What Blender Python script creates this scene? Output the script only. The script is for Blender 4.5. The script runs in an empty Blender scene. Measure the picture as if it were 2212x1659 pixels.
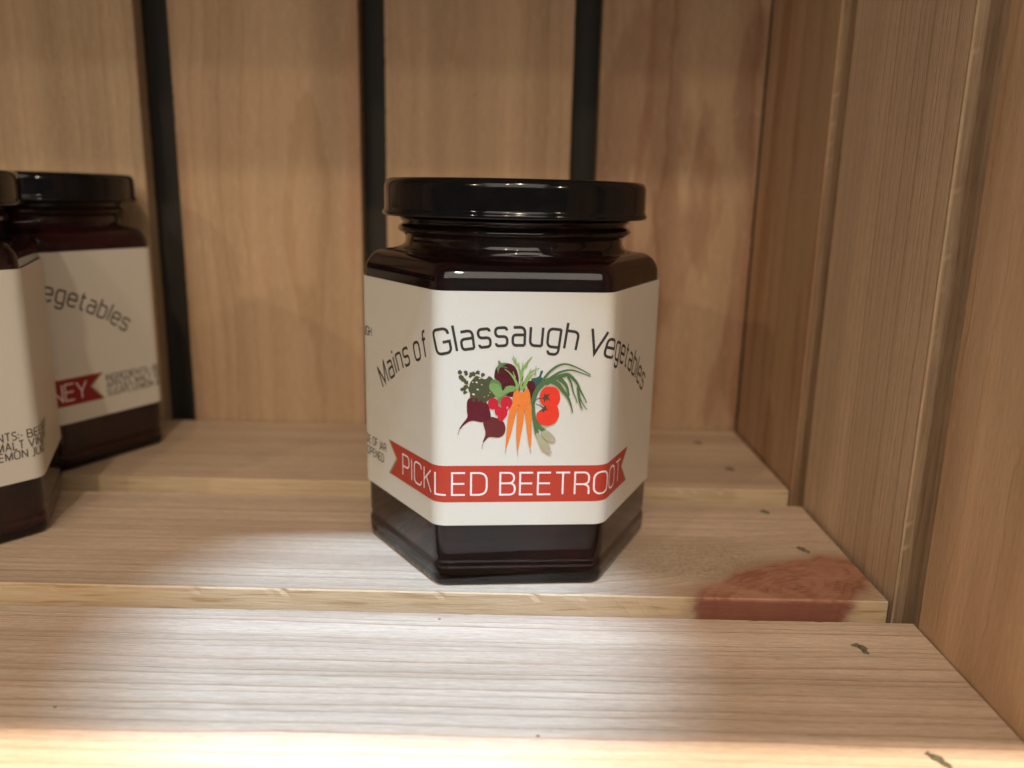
import bpy, bmesh, math, random
from mathutils import Vector, Matrix
from mathutils.geometry import tessellate_polygon

U = 0.036                       # one design unit = half the jar's width, in metres
scene = bpy.context.scene
col = scene.collection

# ------------------------------------------------------------------ camera
CP = (0.0002, -5.5323, 2.3608)
PITCH, YAW, ROLL = 0.2284, 0.0010, 0.0217
cp, sp, cy, sy, cr, sr = math.cos(PITCH), math.sin(PITCH), math.cos(YAW), math.sin(YAW), math.cos(ROLL), math.sin(ROLL)
fwd = Vector((sy*cp, cy*cp, -sp)); rgt = Vector((cy, -sy, 0)); up = rgt.cross(fwd)
cx_, cy_ = cr*rgt + sr*up, -sr*rgt + cr*up
cam_d = bpy.data.cameras.new('camera')
cam = bpy.data.objects.new('camera', cam_d); col.objects.link(cam)
m = Matrix((cx_, cy_, -fwd)).transposed().to_4x4(); m.translation = Vector(CP)*U
cam.matrix_world = m
cam_d.sensor_width = 36.0; cam_d.lens = 1750.5/2212*36
cam_d.clip_start = 0.01; cam_d.clip_end = 50
cam_d.dof.use_dof = True; cam_d.dof.focus_distance = 4.55*U; cam_d.dof.aperture_fstop = 12.5
scene.camera = cam

# ------------------------------------------------------------------ world, lamps, exposure
w = bpy.data.worlds.new("World"); scene.world = w; w.use_nodes = True
bg = w.node_tree.nodes['Background']; bg.inputs[0].default_value = (1.0, 0.90, 0.79, 1); bg.inputs[1].default_value = 0.06
scene.view_settings.view_transform = 'Standard'; scene.view_settings.look = 'None'
scene.view_settings.exposure = -0.10; scene.view_settings.gamma = 1.0
scene.cycles.max_bounces = 10; scene.cycles.transmission_bounces = 8; scene.cycles.glossy_bounces = 5
scene.cycles.diffuse_bounces = 4
scene.cycles.blur_glossy = 0.5; scene.cycles.sample_clamp_indirect = 4.0

def lamp(name, loc, target, power, colour, radius, angle, blend):
    d = bpy.data.lights.new(name, 'SPOT'); d.energy = power; d.color = colour
    d.shadow_soft_size = radius*U; d.spot_size = math.radians(angle); d.spot_blend = blend
    o = bpy.data.objects.new(name, d); col.objects.link(o)
    o.location = Vector(loc)*U
    o.rotation_euler = (Vector(target)-Vector(loc)).to_track_quat('-Z', 'Y').to_euler()
    return o
def ray_lamp(name, az, el, dist, target, *a):
    az, el = math.radians(az), math.radians(el)
    t = Vector(target)
    return lamp(name, t+Vector((math.sin(az)*math.cos(el), -math.cos(az)*math.cos(el), math.sin(el)))*dist, target, *a)
WARM = (1.0, 0.80, 0.60)
ray_lamp('ceiling_spot', 4, 40, 42, (0, 2.6, 2.42), 17.0, WARM, 0.5, 60, 0.3)
ray_lamp('ceiling_spot', -7, 33.5, 44, (0, 2.6, 3.44), 9.0, WARM, 0.5, 60, 0.3)
ray_lamp('ceiling_spot', 38, 23, 46, (0, 0, 1.0), 9.0, WARM, 0.5, 60, 0.3)
ray_lamp('ceiling_spot', -36, 27, 46, (0, 0, 1.0), 11.0, WARM, 0.5, 60, 0.3)
pd = bpy.data.lights.new('fill_panel', 'AREA'); pd.shape = 'RECTANGLE'; pd.size = 40*U; pd.size_y = 24*U; pd.energy = 11.5; pd.color = (1.0, 0.89, 0.76)  # added area lamp, stands in for the room's ambient light
pan = bpy.data.objects.new('fill_panel', pd); col.objects.link(pan)
pan.location = Vector((0, -40, 27))*U; pan.rotation_euler = Vector((0, 40, -26)).to_track_quat('-Z', 'Y').to_euler()
ray_lamp('overhead_spot', 6, 86.4, 40, (0, -3.0, 0.0), 150.0, (1.0, 0.82, 0.64), 0.35, 14, 0.4)
ray_lamp('cool_spot', 28, 68.5, 34, (-0.62, -1.5, 0.0), 96.0, (0.44, 0.69, 1.0), 0.4, 4.85, 0.13)

# ------------------------------------------------------------------ helpers
def link(name, mesh, mat, parent=None, loc=None):
    o = bpy.data.objects.new(name, mesh); col.objects.link(o)
    if mat: mesh.materials.append(mat)
    if parent: o.parent = parent
    if loc is not None: o.location = loc
    return o
def tag(o, label=None, cat=None, group=None, kind=None):
    if label: o['label'] = label
    if cat: o['category'] = cat
    if group: o['group'] = group
    if kind: o['kind'] = kind
    return o
def smooth(me, on=True):
    me.polygons.foreach_set('use_smooth', [on]*len(me.polygons)); me.update()
def mesh_from(name, verts, faces):
    me = bpy.data.meshes.new(name); me.from_pydata([tuple(c*U for c in v) for v in verts], [], faces); me.update()
    return me

class NT:
    """small shader-node helper"""
    def __init__(self, name):
        self.mat = bpy.data.materials.new(name); self.mat.use_nodes = True
        self.nt = self.mat.node_tree; self.b = self.nt.nodes['Principled BSDF']
    def n(self, t, **kw):
        x = self.nt.nodes.new(t)
        for k, v in kw.items(): setattr(x, k, v)
        return x
    def set(self, sock, v):
        if hasattr(v, 'is_linked'): self.nt.links.new(v, sock)
        elif isinstance(v, (tuple, list)) and sock.type == 'RGBA' and len(v) == 3: sock.default_value = (*v, 1)
        else: sock.default_value = v
    def math(self, op, a, b=0.0, c=0.0):
        x = self.n('ShaderNodeMath', operation=op)
        self.set(x.inputs[0], a); self.set(x.inputs[1], b)
        if op in ('MULTIPLY_ADD', 'SMOOTH_MIN', 'COMPARE', 'WRAP'): self.set(x.inputs[2], c)
        return x.outputs[0]
    def vscale(self, v, s, off=(0, 0, 0)):
        x = self.n('ShaderNodeVectorMath', operation='MULTIPLY_ADD')
        self.set(x.inputs[0], v); x.inputs[1].default_value = s; x.inputs[2].default_value = off
        return x.outputs[0]
    def noise(self, v, scale=1.0, detail=2.0, rough=0.5, dist=0.0, dims='3D'):
        x = self.n('ShaderNodeTexNoise', noise_dimensions=dims)
        if dims == '1D': self.set(x.inputs['W'], v)
        else: self.set(x.inputs['Vector'], v)
        x.inputs['Scale'].default_value = scale; x.inputs['Detail'].default_value = detail
        x.inputs['Roughness'].default_value = rough; x.inputs['Distortion'].default_value = dist
        return x.outputs[0]
    def mrange(self, v, a, b, c=0.0, d=1.0, smooth=True):
        x = self.n('ShaderNodeMapRange', interpolation_type='SMOOTHSTEP' if smooth else 'LINEAR')
        self.set(x.inputs[0], v)
        for i, q in zip((1, 2, 3, 4), (a, b, c, d)): self.set(x.inputs[i], q)
        return x.outputs[0]
    def mix(self, f, a, b, mode='MIX'):
        x = self.n('ShaderNodeMix', data_type='RGBA', blend_type=mode)
        self.set(x.inputs[0], f); self.set(x.inputs[6], a); self.set(x.inputs[7], b)
        return x.outputs[2]
    def ramp(self, f, stops):
        x = self.n('ShaderNodeValToRGB'); self.set(x.inputs[0], f)
        e = x.color_ramp.elements
        while len(e) < len(stops): e.new(0.5)
        for q, (p, c) in zip(e, stops):
            q.position = p; q.color = (*c, 1) if len(c) == 3 else c
        return x.outputs[0]
    def bump(self, h, strength, dist):
        x = self.n('ShaderNodeBump'); x.inputs['Strength'].default_value = strength; x.inputs['Distance'].default_value = dist
        self.set(x.inputs['Height'], h); self.nt.links.new(x.outputs[0], self.b.inputs['Normal'])

def plain(name, colour, rough=0.5, spec=0.5, metal=0.0):
    t = NT(name); n = t.noise(t.vscale(t.n('ShaderNodeTexCoord').outputs['Object'], (900, 900, 900)), 1, 3)
    t.set(t.b.inputs['Base Color'], t.mix(t.math('MULTIPLY', n, 0.25), colour, tuple(c*0.6 for c in colour)))
    t.b.inputs['Roughness'].default_value = rough; t.b.inputs['Specular IOR Level'].default_value = spec; t.b.inputs['Metallic'].default_value = metal
    return t.mat

# ------------------------------------------------------------------ pine
def pine(name, light, late, gap, pith, warp=0.002, seed=0.0, ring_amt=0.7, late_at=0.72, tint=None, tint_amt=0.5, tint_lo=0.5, tint_hi=0.62,
         tint_scale=(9, 60, 60), fibre=0.35, rough=0.55, knot=None, fuzz=None, edge=None, dark_edge=None, bump=0.35, xwarp=7):
    """growth rings round a pith line along local X, cut by the board's faces"""
    t = NT(name)
    obj = t.n('ShaderNodeTexCoord').outputs['Object']
    P = t.vscale(obj, (1, 1, 1), (seed, seed*0.7, seed*0.3))
    sep = t.n('ShaderNodeSeparateXYZ'); t.set(sep.inputs[0], obj)
    X, Y, Z = sep.outputs
    wl = t.noise(t.vscale(P, (xwarp, 28, 28)), 1, 2.0, 0.45)
    ws = t.noise(t.vscale(P, (40, 260, 260)), 1, 2.0, 0.5)
    y = t.math('SUBTRACT', Y, pith[0]); z = t.math('SUBTRACT', Z, pith[1])
    d = t.math('SQRT', t.math('ADD', t.math('MULTIPLY', y, y), t.math('MULTIPLY', z, z)))
    d = t.math('ADD', d, t.math('MULTIPLY', t.math('SUBTRACT', wl, 0.5), warp*2))
    d = t.math('ADD', d, t.math('MULTIPLY', t.math('SUBTRACT', ws, 0.5), gap*0.5))
    kd = None
    if knot:
        kx, ky, ang, ra, rb = knot
        dx = t.math('SUBTRACT', X, kx); dy = t.math('SUBTRACT', Y, ky); c, s = math.cos(ang), math.sin(ang)
        a = t.math('ADD', t.math('MULTIPLY', dx, c/ra), t.math('MULTIPLY', dy, s/ra))
        b = t.math('ADD', t.math('MULTIPLY', dx, -s/rb), t.math('MULTIPLY', dy, c/rb))
        kd = t.math('SQRT', t.math('ADD', t.math('MULTIPLY', a, a), t.math('MULTIPLY', b, b)))
        kd = t.math('ADD', kd, t.math('MULTIPLY', t.math('SUBTRACT', t.noise(t.vscale(P, (120, 120, 120)), 1, 5, 0.65), 0.5), 0.46))
        swirl = t.mrange(kd, 0.6, 2.6, 1.0, 0.0)
        d = t.math('ADD', d, t.math('MULTIPLY', swirl, 0.010))
    ring = t.math('DIVIDE', d, gap)
    ring = t.math('ADD', ring, t.math('MULTIPLY', t.noise(ring, 0.55, 1, dims='1D'), 1.5))
    ident = t.math('FLOOR', ring)
    wn = t.n('ShaderNodeTexWhiteNoise', noise_dimensions='1D'); t.set(wn.inputs['W'], ident)
    f = t.math('FRACT', ring)
    lw = t.math('MULTIPLY', t.math('ADD', t.math('MULTIPLY', t.mrange(f, late_at-0.55, late_at+0.1), 0.32), t.math('MULTIPLY', t.mrange(f, late_at, late_at+0.13), 0.68)), t.mrange(f, 0.95, 1.0, 1.0, 0.0))
    lw = t.math('MULTIPLY', lw, t.mrange(wn.outputs[0], 0, 1, 0.35, 1.0, False))
    fib = t.noise(t.vscale(P, (140, 3600, 3600)), 1, 3, 0.65)
    fib2 = t.noise(t.vscale(P, (420, 1500, 1500)), 1, 3, 0.7)
    bl = t.noise(t.vscale(P, tint_scale, (3.1, 1.7, 0.4)), 1, 2, 0.5)
    c = t.mix(t.math('MULTIPLY', lw, ring_amt), light, late)
    if tint: c = t.mix(t.math('MULTIPLY', t.mrange(bl, tint_lo, tint_hi), tint_amt), c, tint)
    wide = t.noise(t.vscale(P, (3.5, 95, 95), (7.7, 2.2, 0)), 1, 2, 0.5)
    c = t.mix(1.0, c, t.ramp(wide, [(0.25, (0.80, 0.78, 0.76)), (0.75, (1.12, 1.13, 1.15))]), 'MULTIPLY')
    v = t.math('ADD', t.math('MULTIPLY', fib, 0.6), t.math('MULTIPLY', fib2, 0.4))
    c = t.mix(1.0, c, t.ramp(v, [(0.28, (1-fibre,)*3), (0.72, (1+fibre*0.7,)*3)]), 'MULTIPLY')
    dash = t.noise(t.vscale(P, (190, 2100, 2100), (4, 9, 2)), 1, 2, 0.55)
    c = t.mix(t.mrange(dash, 0.60, 0.72, 0.0, 0.30), c, late)
    c = t.mix(t.mrange(dash, 0.38, 0.28, 0.0, 0.22), c, (0.80, 0.68, 0.52))
    rgh = rough
    hgt = t.math('ADD', t.math('MULTIPLY', lw, 0.7), t.math('ADD', t.math('MULTIPLY', v, 0.8), t.math('MULTIPLY', dash, -0.7)))
    if fuzz:    # torn, woolly grain where the saw met the knot
        fx, fy, fr = fuzz
        dx = t.math('DIVIDE', t.math('SUBTRACT', X, fx), fr*1.7); dy = t.math('DIVIDE', t.math('SUBTRACT', Y, fy), fr)
        fd = t.math('SQRT', t.math('ADD', t.math('MULTIPLY', dx, dx), t.math('MULTIPLY', dy, dy)))
        fm = t.mrange(fd, 0.35, 1.1, 1.0, 0.0)
        fz = t.noise(t.vscale(P, (1100, 1900, 1900)), 1, 3, 0.7, 0.6)
        c = t.mix(t.math('MULTIPLY', fm, 0.65), c, t.mix(1.0, (0.47, 0.375, 0.275), t.ramp(fz, [(0.36, (0.55, 0.50, 0.42)), (0.5, (0.95, 0.95, 0.92)), (0.66, (1.35, 1.35, 1.3))]), 'MULTIPLY'))
        hgt = t.math('ADD', hgt, t.math('MULTIPLY', t.math('MULTIPLY', fm, fz), 2.4))
    if kd is not None:
        kr = t.math('FRACT', t.math('ADD', t.math('MULTIPLY', kd, 6.0), t.math('MULTIPLY', t.noise(t.vscale(P, (60, 60, 120)), 1, 2), 1.6)))
        kc = t.ramp(kr, [(0.0, (0.33, 0.140, 0.086)), (0.45, (0.40, 0.180, 0.110)), (0.85, (0.45, 0.205, 0.128)), (1.0, (0.33, 0.140, 0.086))])
        kc = t.mix(1.0, kc, t.ramp(fib2, [(0.3, (0.7,)*3), (0.7, (1.15,)*3)]), 'MULTIPLY')
        kb = t.noise(t.vscale(P, (70, 90, 90), (2.2, 5.1, 0)), 1, 4, 0.65, 0.8)
        kc = t.mix(t.mrange(kb, 0.42, 0.68, 0.0, 0.7), kc, (0.52, 0.28, 0.18))
        kc = t.mix(t.mrange(kb, 0.48, 0.30, 0.0, 0.6), kc, (0.29, 0.110, 0.066))
        kc = t.mix(t.mrange(Z, 0.0030, 0.0037, 0.85, 0.0), kc, (0.25, 0.090, 0.060))
        halo = t.mrange(kd, 1.0, 1.35, 0.6, 0.0)
        c = t.mix(halo, c, (0.40, 0.25, 0.155))
        c = t.mix(t.mrange(kd, 0.84, 1.06, 1.0, 0.0), c, kc)
    if edge:    # pale sapwood on the sawn front edge
        lines = t.noise(t.vscale(P, (60, 900, 1500), (1, 2, 3)), 1, 3, 0.6, 0.5)
        ec = t.ramp(lines, [(0.30, (0.44, 0.28, 0.13)), (0.42, (0.64, 0.47, 0.28)), (0.7, (0.74, 0.58, 0.38))])
        em = t.mrange(Y, edge, edge+0.0004, 0.85, 0.0)
        if kd is not None: em = t.math('MULTIPLY', em, t.mrange(kd, 0.9, 1.15))
        c = t.mix(em, c, ec)
    if dark_edge:    # front edge coloured dark and streaky, offsetting the front light it catches
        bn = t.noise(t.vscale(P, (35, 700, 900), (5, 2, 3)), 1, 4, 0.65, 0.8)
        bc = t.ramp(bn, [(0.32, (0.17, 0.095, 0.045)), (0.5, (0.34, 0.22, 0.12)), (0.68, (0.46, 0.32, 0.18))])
        c = t.mix(t.mrange(Y, dark_edge-0.0003, dark_edge+0.0002, 0.0, 0.9), c, bc)
    # dirt specks
    vo = t.n('ShaderNodeTexVoronoi'); t.set(vo.inputs['Vector'], t.vscale(P, (260, 300, 300))); vo.inputs['Scale'].default_value = 1
    sel = t.math('GREATER_THAN', t.n('ShaderNodeSeparateColor').outputs[0], 2)
    sc = t.n('ShaderNodeSeparateColor'); t.set(sc.inputs[0], vo.outputs['Color'])
    spk = t.math('MULTIPLY', t.math('GREATER_THAN', sc.outputs[0], 0.982), t.mrange(vo.outputs['Distance'], 0.05, 0.12, 0.85, 0.0))
    c = t.mix(spk, c, (0.06, 0.045, 0.03))
    t.set(t.b.inputs['Base Color'], c)
    t.set(t.b.inputs['Roughness'], t.mrange(v, 0.2, 0.8, rough+0.12, rough-0.10, False))
    t.b.inputs['Specular IOR Level'].default_value = 0.28
    t.bump(hgt, bump, 0.00035)
    return t.mat
ART = [
 ('courgette','teal',[('P',[(46,1308),(50,1325),(72,1329),(92,1340),(99,1369),(112,1372),(114,1363),(104,1334),(115,1325),(106,1296),(82,1263),(67,1271),(61,1296)])]),
 ('aubergine','aub',[('P',[(-159,1390),(-168,1361),(-170,1328),(-158,1316),(-142,1303),(-133,1279),(-128,1245),(-99,1220),(-54,1212),(-45,1241),(-35,1262),(-27,1296),(-26,1321),(-33,1354),(-44,1383),(-62,1403),(-91,1414),(-115,1407),(-135,1399)])]),
 ('purple_beetroot','aub',[('P',[(19,1287),(22,1302),(32,1309),(52,1310),(67,1296),(74,1271),(68,1237),(62,1212),(55,1183),(48,1187),(38,1237),(27,1262)])]),
 ('parsley','pars',[('P',[(-311,1295),(-295,1319),(-275,1338),(-255,1332),(-239,1322),(-219,1320),(-203,1332),(-182,1324),(-186,1303),(-198,1287),(-198,1262),(-181,1241),(-160,1218),(-172,1207),(-193,1199),(-205,1191),(-217,1179),(-233,1182),(-254,1195),(-274,1190),(-294,1199),(-307,1220),(-311,1236),(-319,1253),(-315,1274)]),('P',[(-357,1360),(-361,1350),(-373,1348),(-382,1355),(-381,1365),(-373,1373),(-363,1369)]),('P',[(-325,1361),(-328,1350),(-340,1354),(-348,1357),(-347,1365),(-340,1370),(-332,1369)]),('P',[(-347,1332),(-355,1324),(-366,1316),(-376,1325),(-376,1338),(-365,1344),(-354,1341)]),('P',[(-332,1315),(-337,1303),(-350,1304),(-361,1309),(-365,1323),(-352,1332),(-341,1323)]),('P',[(-281,1350),(-290,1340),(-303,1334),(-313,1344),(-313,1357),(-301,1360),(-288,1364)]),('P',[(-256,1358),(-255,1346),(-268,1349),(-281,1351),(-277,1363),(-269,1370),(-256,1369)]),('P',[(-223,1345),(-232,1336),(-243,1330),(-247,1341),(-247,1348),(-242,1357),(-231,1354)]),('P',[(-321,1299),(-320,1287),(-332,1288),(-343,1293),(-345,1306),(-333,1310),(-322,1308)]),('P',[(-321,1276),(-327,1263),(-341,1261),(-349,1270),(-347,1280),(-339,1283),(-330,1285)]),('P',[(-349,1259),(-349,1250),(-360,1248),(-366,1255),(-366,1263),(-360,1268),(-350,1268)]),('P',[(-323,1240),(-332,1235),(-340,1229),(-350,1235),(-348,1245),(-339,1249),(-331,1247)]),('P',[(-297,1338),(-301,1333),(-308,1328),(-318,1332),(-316,1342),(-308,1349),(-301,1343)]),('P',[(-280,1344),(-280,1336),(-289,1337),(-297,1340),(-293,1347),(-291,1356),(-280,1354)]),('P',[(-322,1348),(-328,1343),(-334,1339),(-342,1344),(-342,1353),(-334,1356),(-326,1355)]),('P',[(-332,1261),(-335,1252),(-346,1248),(-350,1258),(-352,1265),(-347,1275),(-336,1269)]),('P',[(-180,1324),(-192,1316),(-201,1315),(-210,1319),(-209,1329),(-202,1337),(-191,1333)]),('P',[(-177,1312),(-179,1303),(-189,1301),(-193,1309),(-195,1316),(-188,1319),(-179,1321)]),('P',[(-300,1261),(-303,1252),(-313,1252),(-319,1258),(-325,1268),(-314,1274),(-302,1272)]),('P',[(-285,1218),(-291,1209),(-302,1204),(-307,1214),(-312,1224),(-302,1230),(-290,1227)]),('P',[(-245,1195),(-244,1184),(-256,1185),(-262,1191),(-264,1199),(-256,1203),(-245,1205)]),('P',[(-212,1186),(-215,1173),(-231,1169),(-243,1179),(-236,1190),(-231,1201),(-219,1196)]),('P',[(-279,1197),(-281,1190),(-289,1186),(-292,1194),(-293,1200),(-288,1203),(-281,1203)])]),
 ('parsley_gap','cream',[('P',[(-267,1297),(-272,1295),(-277,1298),(-279,1303),(-274,1305),(-267,1303)]),('P',[(-283,1224),(-289,1223),(-296,1226),(-298,1232),(-292,1234),(-283,1231)]),('P',[(-259,1253),(-266,1253),(-271,1255),(-273,1261),(-267,1262),(-261,1260)]),('P',[(-238,1284),(-242,1283),(-245,1285),(-246,1288),(-243,1290),(-240,1288)]),('P',[(-250,1321),(-254,1320),(-259,1322),(-260,1327),(-256,1327),(-250,1326)]),('P',[(-190,1239),(-192,1237),(-196,1240),(-196,1243),(-194,1244),(-191,1242)]),('P',[(-224,1212),(-227,1211),(-230,1213),(-230,1215),(-228,1216),(-225,1215)]),('P',[(-201,1221),(-203,1220),(-206,1221),(-206,1224),(-204,1225),(-200,1223)]),('P',[(-315,1288),(-319,1287),(-323,1289),(-323,1292),(-320,1294),(-316,1292)]),('P',[(-290,1298),(-295,1298),(-299,1299),(-299,1303),(-296,1305),(-292,1302)])]),
 ('beetroot','beet',[('P',[(-306,1209),(-323,1195),(-328,1174),(-327,1127),(-324,1092),(-342,1064),(-358,1043),(-372,1020),(-366,1017),(-346,1041),(-317,1062),(-293,1069),(-260,1063),(-227,1060),(-191,1075),(-186,1092),(-192,1128),(-202,1161),(-213,1178),(-237,1195),(-278,1207)])]),
 ('beetroot','beet2',[('P',[(-229,1062),(-225,1030),(-217,1000),(-220,975),(-232,940),(-226,938),(-214,951),(-197,968),(-169,968),(-138,966),(-113,979),(-101,1000),(-99,1026),(-108,1056),(-129,1075),(-158,1087),(-183,1092),(-191,1077)])]),
 ('root_tip','pink',[('P',[(-372,1019),(-379,1000),(-381,981),(-376,983),(-371,1000),(-366,1016)]),('P',[(-232,938),(-236,923),(-238,897),(-233,898),(-230,919),(-226,937)]),('S',[(-95,890,7),(-96,862,2)]),('S',[(-24,882,6),(-22,849,2)]),('S',[(53,894,7),(56,866,3)])]),
 ('parsley','pars',[('P',[(-279,1192),(-283,1188),(-292,1184),(-299,1194),(-292,1200),(-286,1202),(-279,1199)]),('P',[(-249,1192),(-253,1186),(-262,1188),(-266,1194),(-266,1201),(-258,1207),(-247,1201)]),('P',[(-212,1183),(-222,1175),(-235,1179),(-242,1188),(-235,1194),(-229,1203),(-220,1194)]),('P',[(-287,1212),(-293,1206),(-302,1209),(-312,1215),(-307,1222),(-298,1225),(-287,1222)])]),
 ('radish_leaf','leaf',[('P',[(-200,1270),(-194,1303),(-178,1318),(-154,1314),(-133,1295),(-127,1274),(-124,1254),(-114,1254),(-102,1274),(-80,1281),(-56,1279),(-41,1271),(-51,1250),(-79,1241),(-95,1229),(-116,1214),(-129,1195),(-131,1161),(-137,1155),(-141,1174),(-148,1199),(-164,1220),(-181,1241),(-194,1258)])]),
 ('radish_leaf','leaf2',[('P',[(-197,1287),(-186,1314),(-158,1317),(-132,1294),(-127,1262),(-139,1283),(-162,1295),(-182,1295)]),('P',[(-148,1199),(-120,1220),(-100,1237),(-55,1252),(-79,1241),(-95,1229),(-116,1214),(-129,1195),(-137,1170)])]),
 ('radish','red',[('P',[(-143,1173),(-145,1161),(-150,1151),(-159,1143),(-169,1139),(-180,1139),(-190,1143),(-198,1151),(-204,1161),(-206,1173),(-204,1185),(-199,1195),(-191,1203),(-181,1207),(-170,1207),(-160,1203),(-151,1195),(-145,1185)]),('P',[(-61,1177),(-63,1164),(-69,1152),(-78,1143),(-89,1138),(-102,1138),(-114,1143),(-123,1152),(-130,1164),(-132,1177),(-130,1191),(-124,1203),(-115,1212),(-103,1217),(-91,1217),(-79,1212),(-70,1203),(-63,1191)]),('P',[(-159,1147),(-165,1128),(-156,1106),(-144,1096),(-147,1079),(-124,1064),(-105,1085),(-91,1106),(-89,1128),(-73,1153),(-98,1161),(-129,1151),(-147,1161)])]),
 ('radish_glint','pink',[('P',[(-86,1145),(-88,1143),(-89,1142),(-91,1141),(-93,1141),(-95,1142),(-96,1143),(-96,1145),(-96,1148),(-95,1150),(-93,1152),(-92,1154),(-90,1155),(-88,1155),(-86,1154),(-85,1152),(-85,1150),(-85,1148)])]),
 ('calyx','calyx',[('P',[(-150,1427),(-142,1429),(-131,1417),(-111,1418),(-91,1415),(-111,1405),(-127,1395),(-103,1394),(-92,1384),(-119,1390),(-137,1390),(-144,1374),(-148,1351),(-153,1370),(-159,1382),(-155,1394),(-147,1407)])]),
 ('carrot_top','frond',[('S',[(-15,1262,20),(-11,1304,17),(-15,1345,13),(-29,1391,10),(-50,1428,7),(-64,1461,3)]),('S',[(-11,1296,18),(-9,1350,15),(1,1391,12),(22,1424,8),(48,1455,5)]),('S',[(-33,1254,19),(-40,1296,15),(-61,1333,11),(-86,1362,7),(-113,1382,3)]),('S',[(-15,1262,19),(5,1296,16),(22,1333,13),(40,1362,10),(64,1377,7),(92,1387,4)]),('S',[(4,1254,16),(10,1279,13),(29,1321,10),(49,1346,7),(69,1358,4)]),('S',[(-49,1329,11),(-63,1368,2)]),('S',[(-9,1366,11),(-5,1424,2)]),('S',[(36,1354,11),(40,1383,2)]),('S',[(-23,1370,12),(-30,1422,2)]),('S',[(-40,1403,9),(-71,1446,2)]),('S',[(69,1346,10),(72,1400,2)]),('S',[(-40,1296,10),(-57,1345,2)]),('S',[(11,1391,10),(26,1416,2)]),('S',[(-47,1416,9),(-46,1448,2)])]),
 ('frond_gap','aub',[('S',[(-10,1312,7),(-1,1339,2)]),('S',[(-6,1279,7),(1,1304,2)]),('S',[(-23,1245,8),(-25,1296,2)]),('S',[(2,1246,8),(8,1273,2)])]),
 ('carrot','orange',[('P',[(-35,1256),(-51,1248),(-59,1224),(-62,1174),(-78,1136),(-86,1085),(-93,983),(-97,906),(-94,890),(-85,923),(-66,987),(-51,1056),(-31,1142),(-33,1068),(-34,991),(-31,931),(-24,877),(-18,905),(-4,996),(7,1068),(11,1143),(15,1111),(26,1034),(38,948),(52,891),(56,931),(56,1026),(54,1111),(50,1162),(41,1229),(31,1260),(18,1266),(6,1246),(-14,1243)])]),
 ('carrot_mark','brown',[('S',[(-33,1166,4),(-12,1159,2)]),('S',[(-27,1172,3),(-18,1153,2)])]),
 ('spring_onion','onion',[('S',[(57,1174,25),(65,1212,27),(86,1263,29),(122,1302,31),(170,1321,33)]),('S',[(109,1309,15),(145,1359,13),(184,1393,12),(220,1410,11),(257,1411,9),(299,1397,8),(349,1374,6),(394,1349,5)]),('S',[(122,1304,16),(170,1338,14),(210,1363,12),(254,1376,10),(295,1374,8),(337,1360,6),(396,1339,4)]),('S',[(130,1296,29),(174,1321,26),(219,1340,23),(259,1349,20),(293,1326,17),(319,1293,14),(337,1255,11),(359,1217,8),(378,1180,5)]),('S',[(321,1288,12),(326,1255,10),(335,1213,8),(357,1171,6),(381,1137,4)]),('S',[(322,1272,15),(330,1213,11),(343,1162,8),(355,1133,4)]),('S',[(260,1338,12),(282,1297,10),(296,1246,8),(310,1213,6),(322,1178,4)]),('S',[(162,1313,31),(204,1290,26),(239,1246,20),(265,1213,15),(285,1166,10),(298,1118,4)]),('S',[(211,1326,25),(243,1297,20),(261,1263,15),(270,1221,11)]),('S',[(61,1174,19),(66,1111,21),(75,1056,23),(90,983,25)]),('S',[(77,1073,18),(103,1032,22),(135,1004,25)])]),
 ('spring_onion_bulb','bulb',[('P',[(110,998),(139,1012),(164,999),(186,978),(201,953),(191,939),(170,937),(145,948),(123,972)]),('P',[(80,993),(102,991),(116,963),(149,940),(171,905),(171,879),(151,872),(130,883),(113,905),(99,940)])]),
 ('bulb_tip','pink',[('P',[(202,943),(195,938),(187,942),(181,949),(180,958),(188,963),(196,957),(201,951)]),('P',[(183,881),(179,873),(171,865),(160,864),(153,868),(157,876),(163,884),(173,882)])]),
 ('tomato','tom',[('P',[(123,1271),(155,1278),(192,1271),(212,1246),(220,1208),(214,1179),(200,1164),(159,1158),(118,1166),(101,1195),(99,1237)]),('P',[(200,1162),(214,1132),(215,1094),(199,1064),(163,1043),(130,1041),(96,1060),(81,1094),(86,1119),(110,1138),(143,1155),(175,1168)])]),
 ('tomato_stalk','star',[('H',[(126,1242),(134,1227),(163,1236),(147,1217),(162,1191),(141,1202),(126,1179),(123,1202),(98,1207),(122,1214)]),('H',[(136,1166),(139,1147),(154,1134),(133,1134),(121,1115),(119,1130),(94,1126),(114,1141),(122,1153)]),('S',[(101,1207,7),(80,1200,5),(54,1168,4)]),('S',[(120,1147,6),(99,1164,5),(74,1174,4)])]),
]

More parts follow.
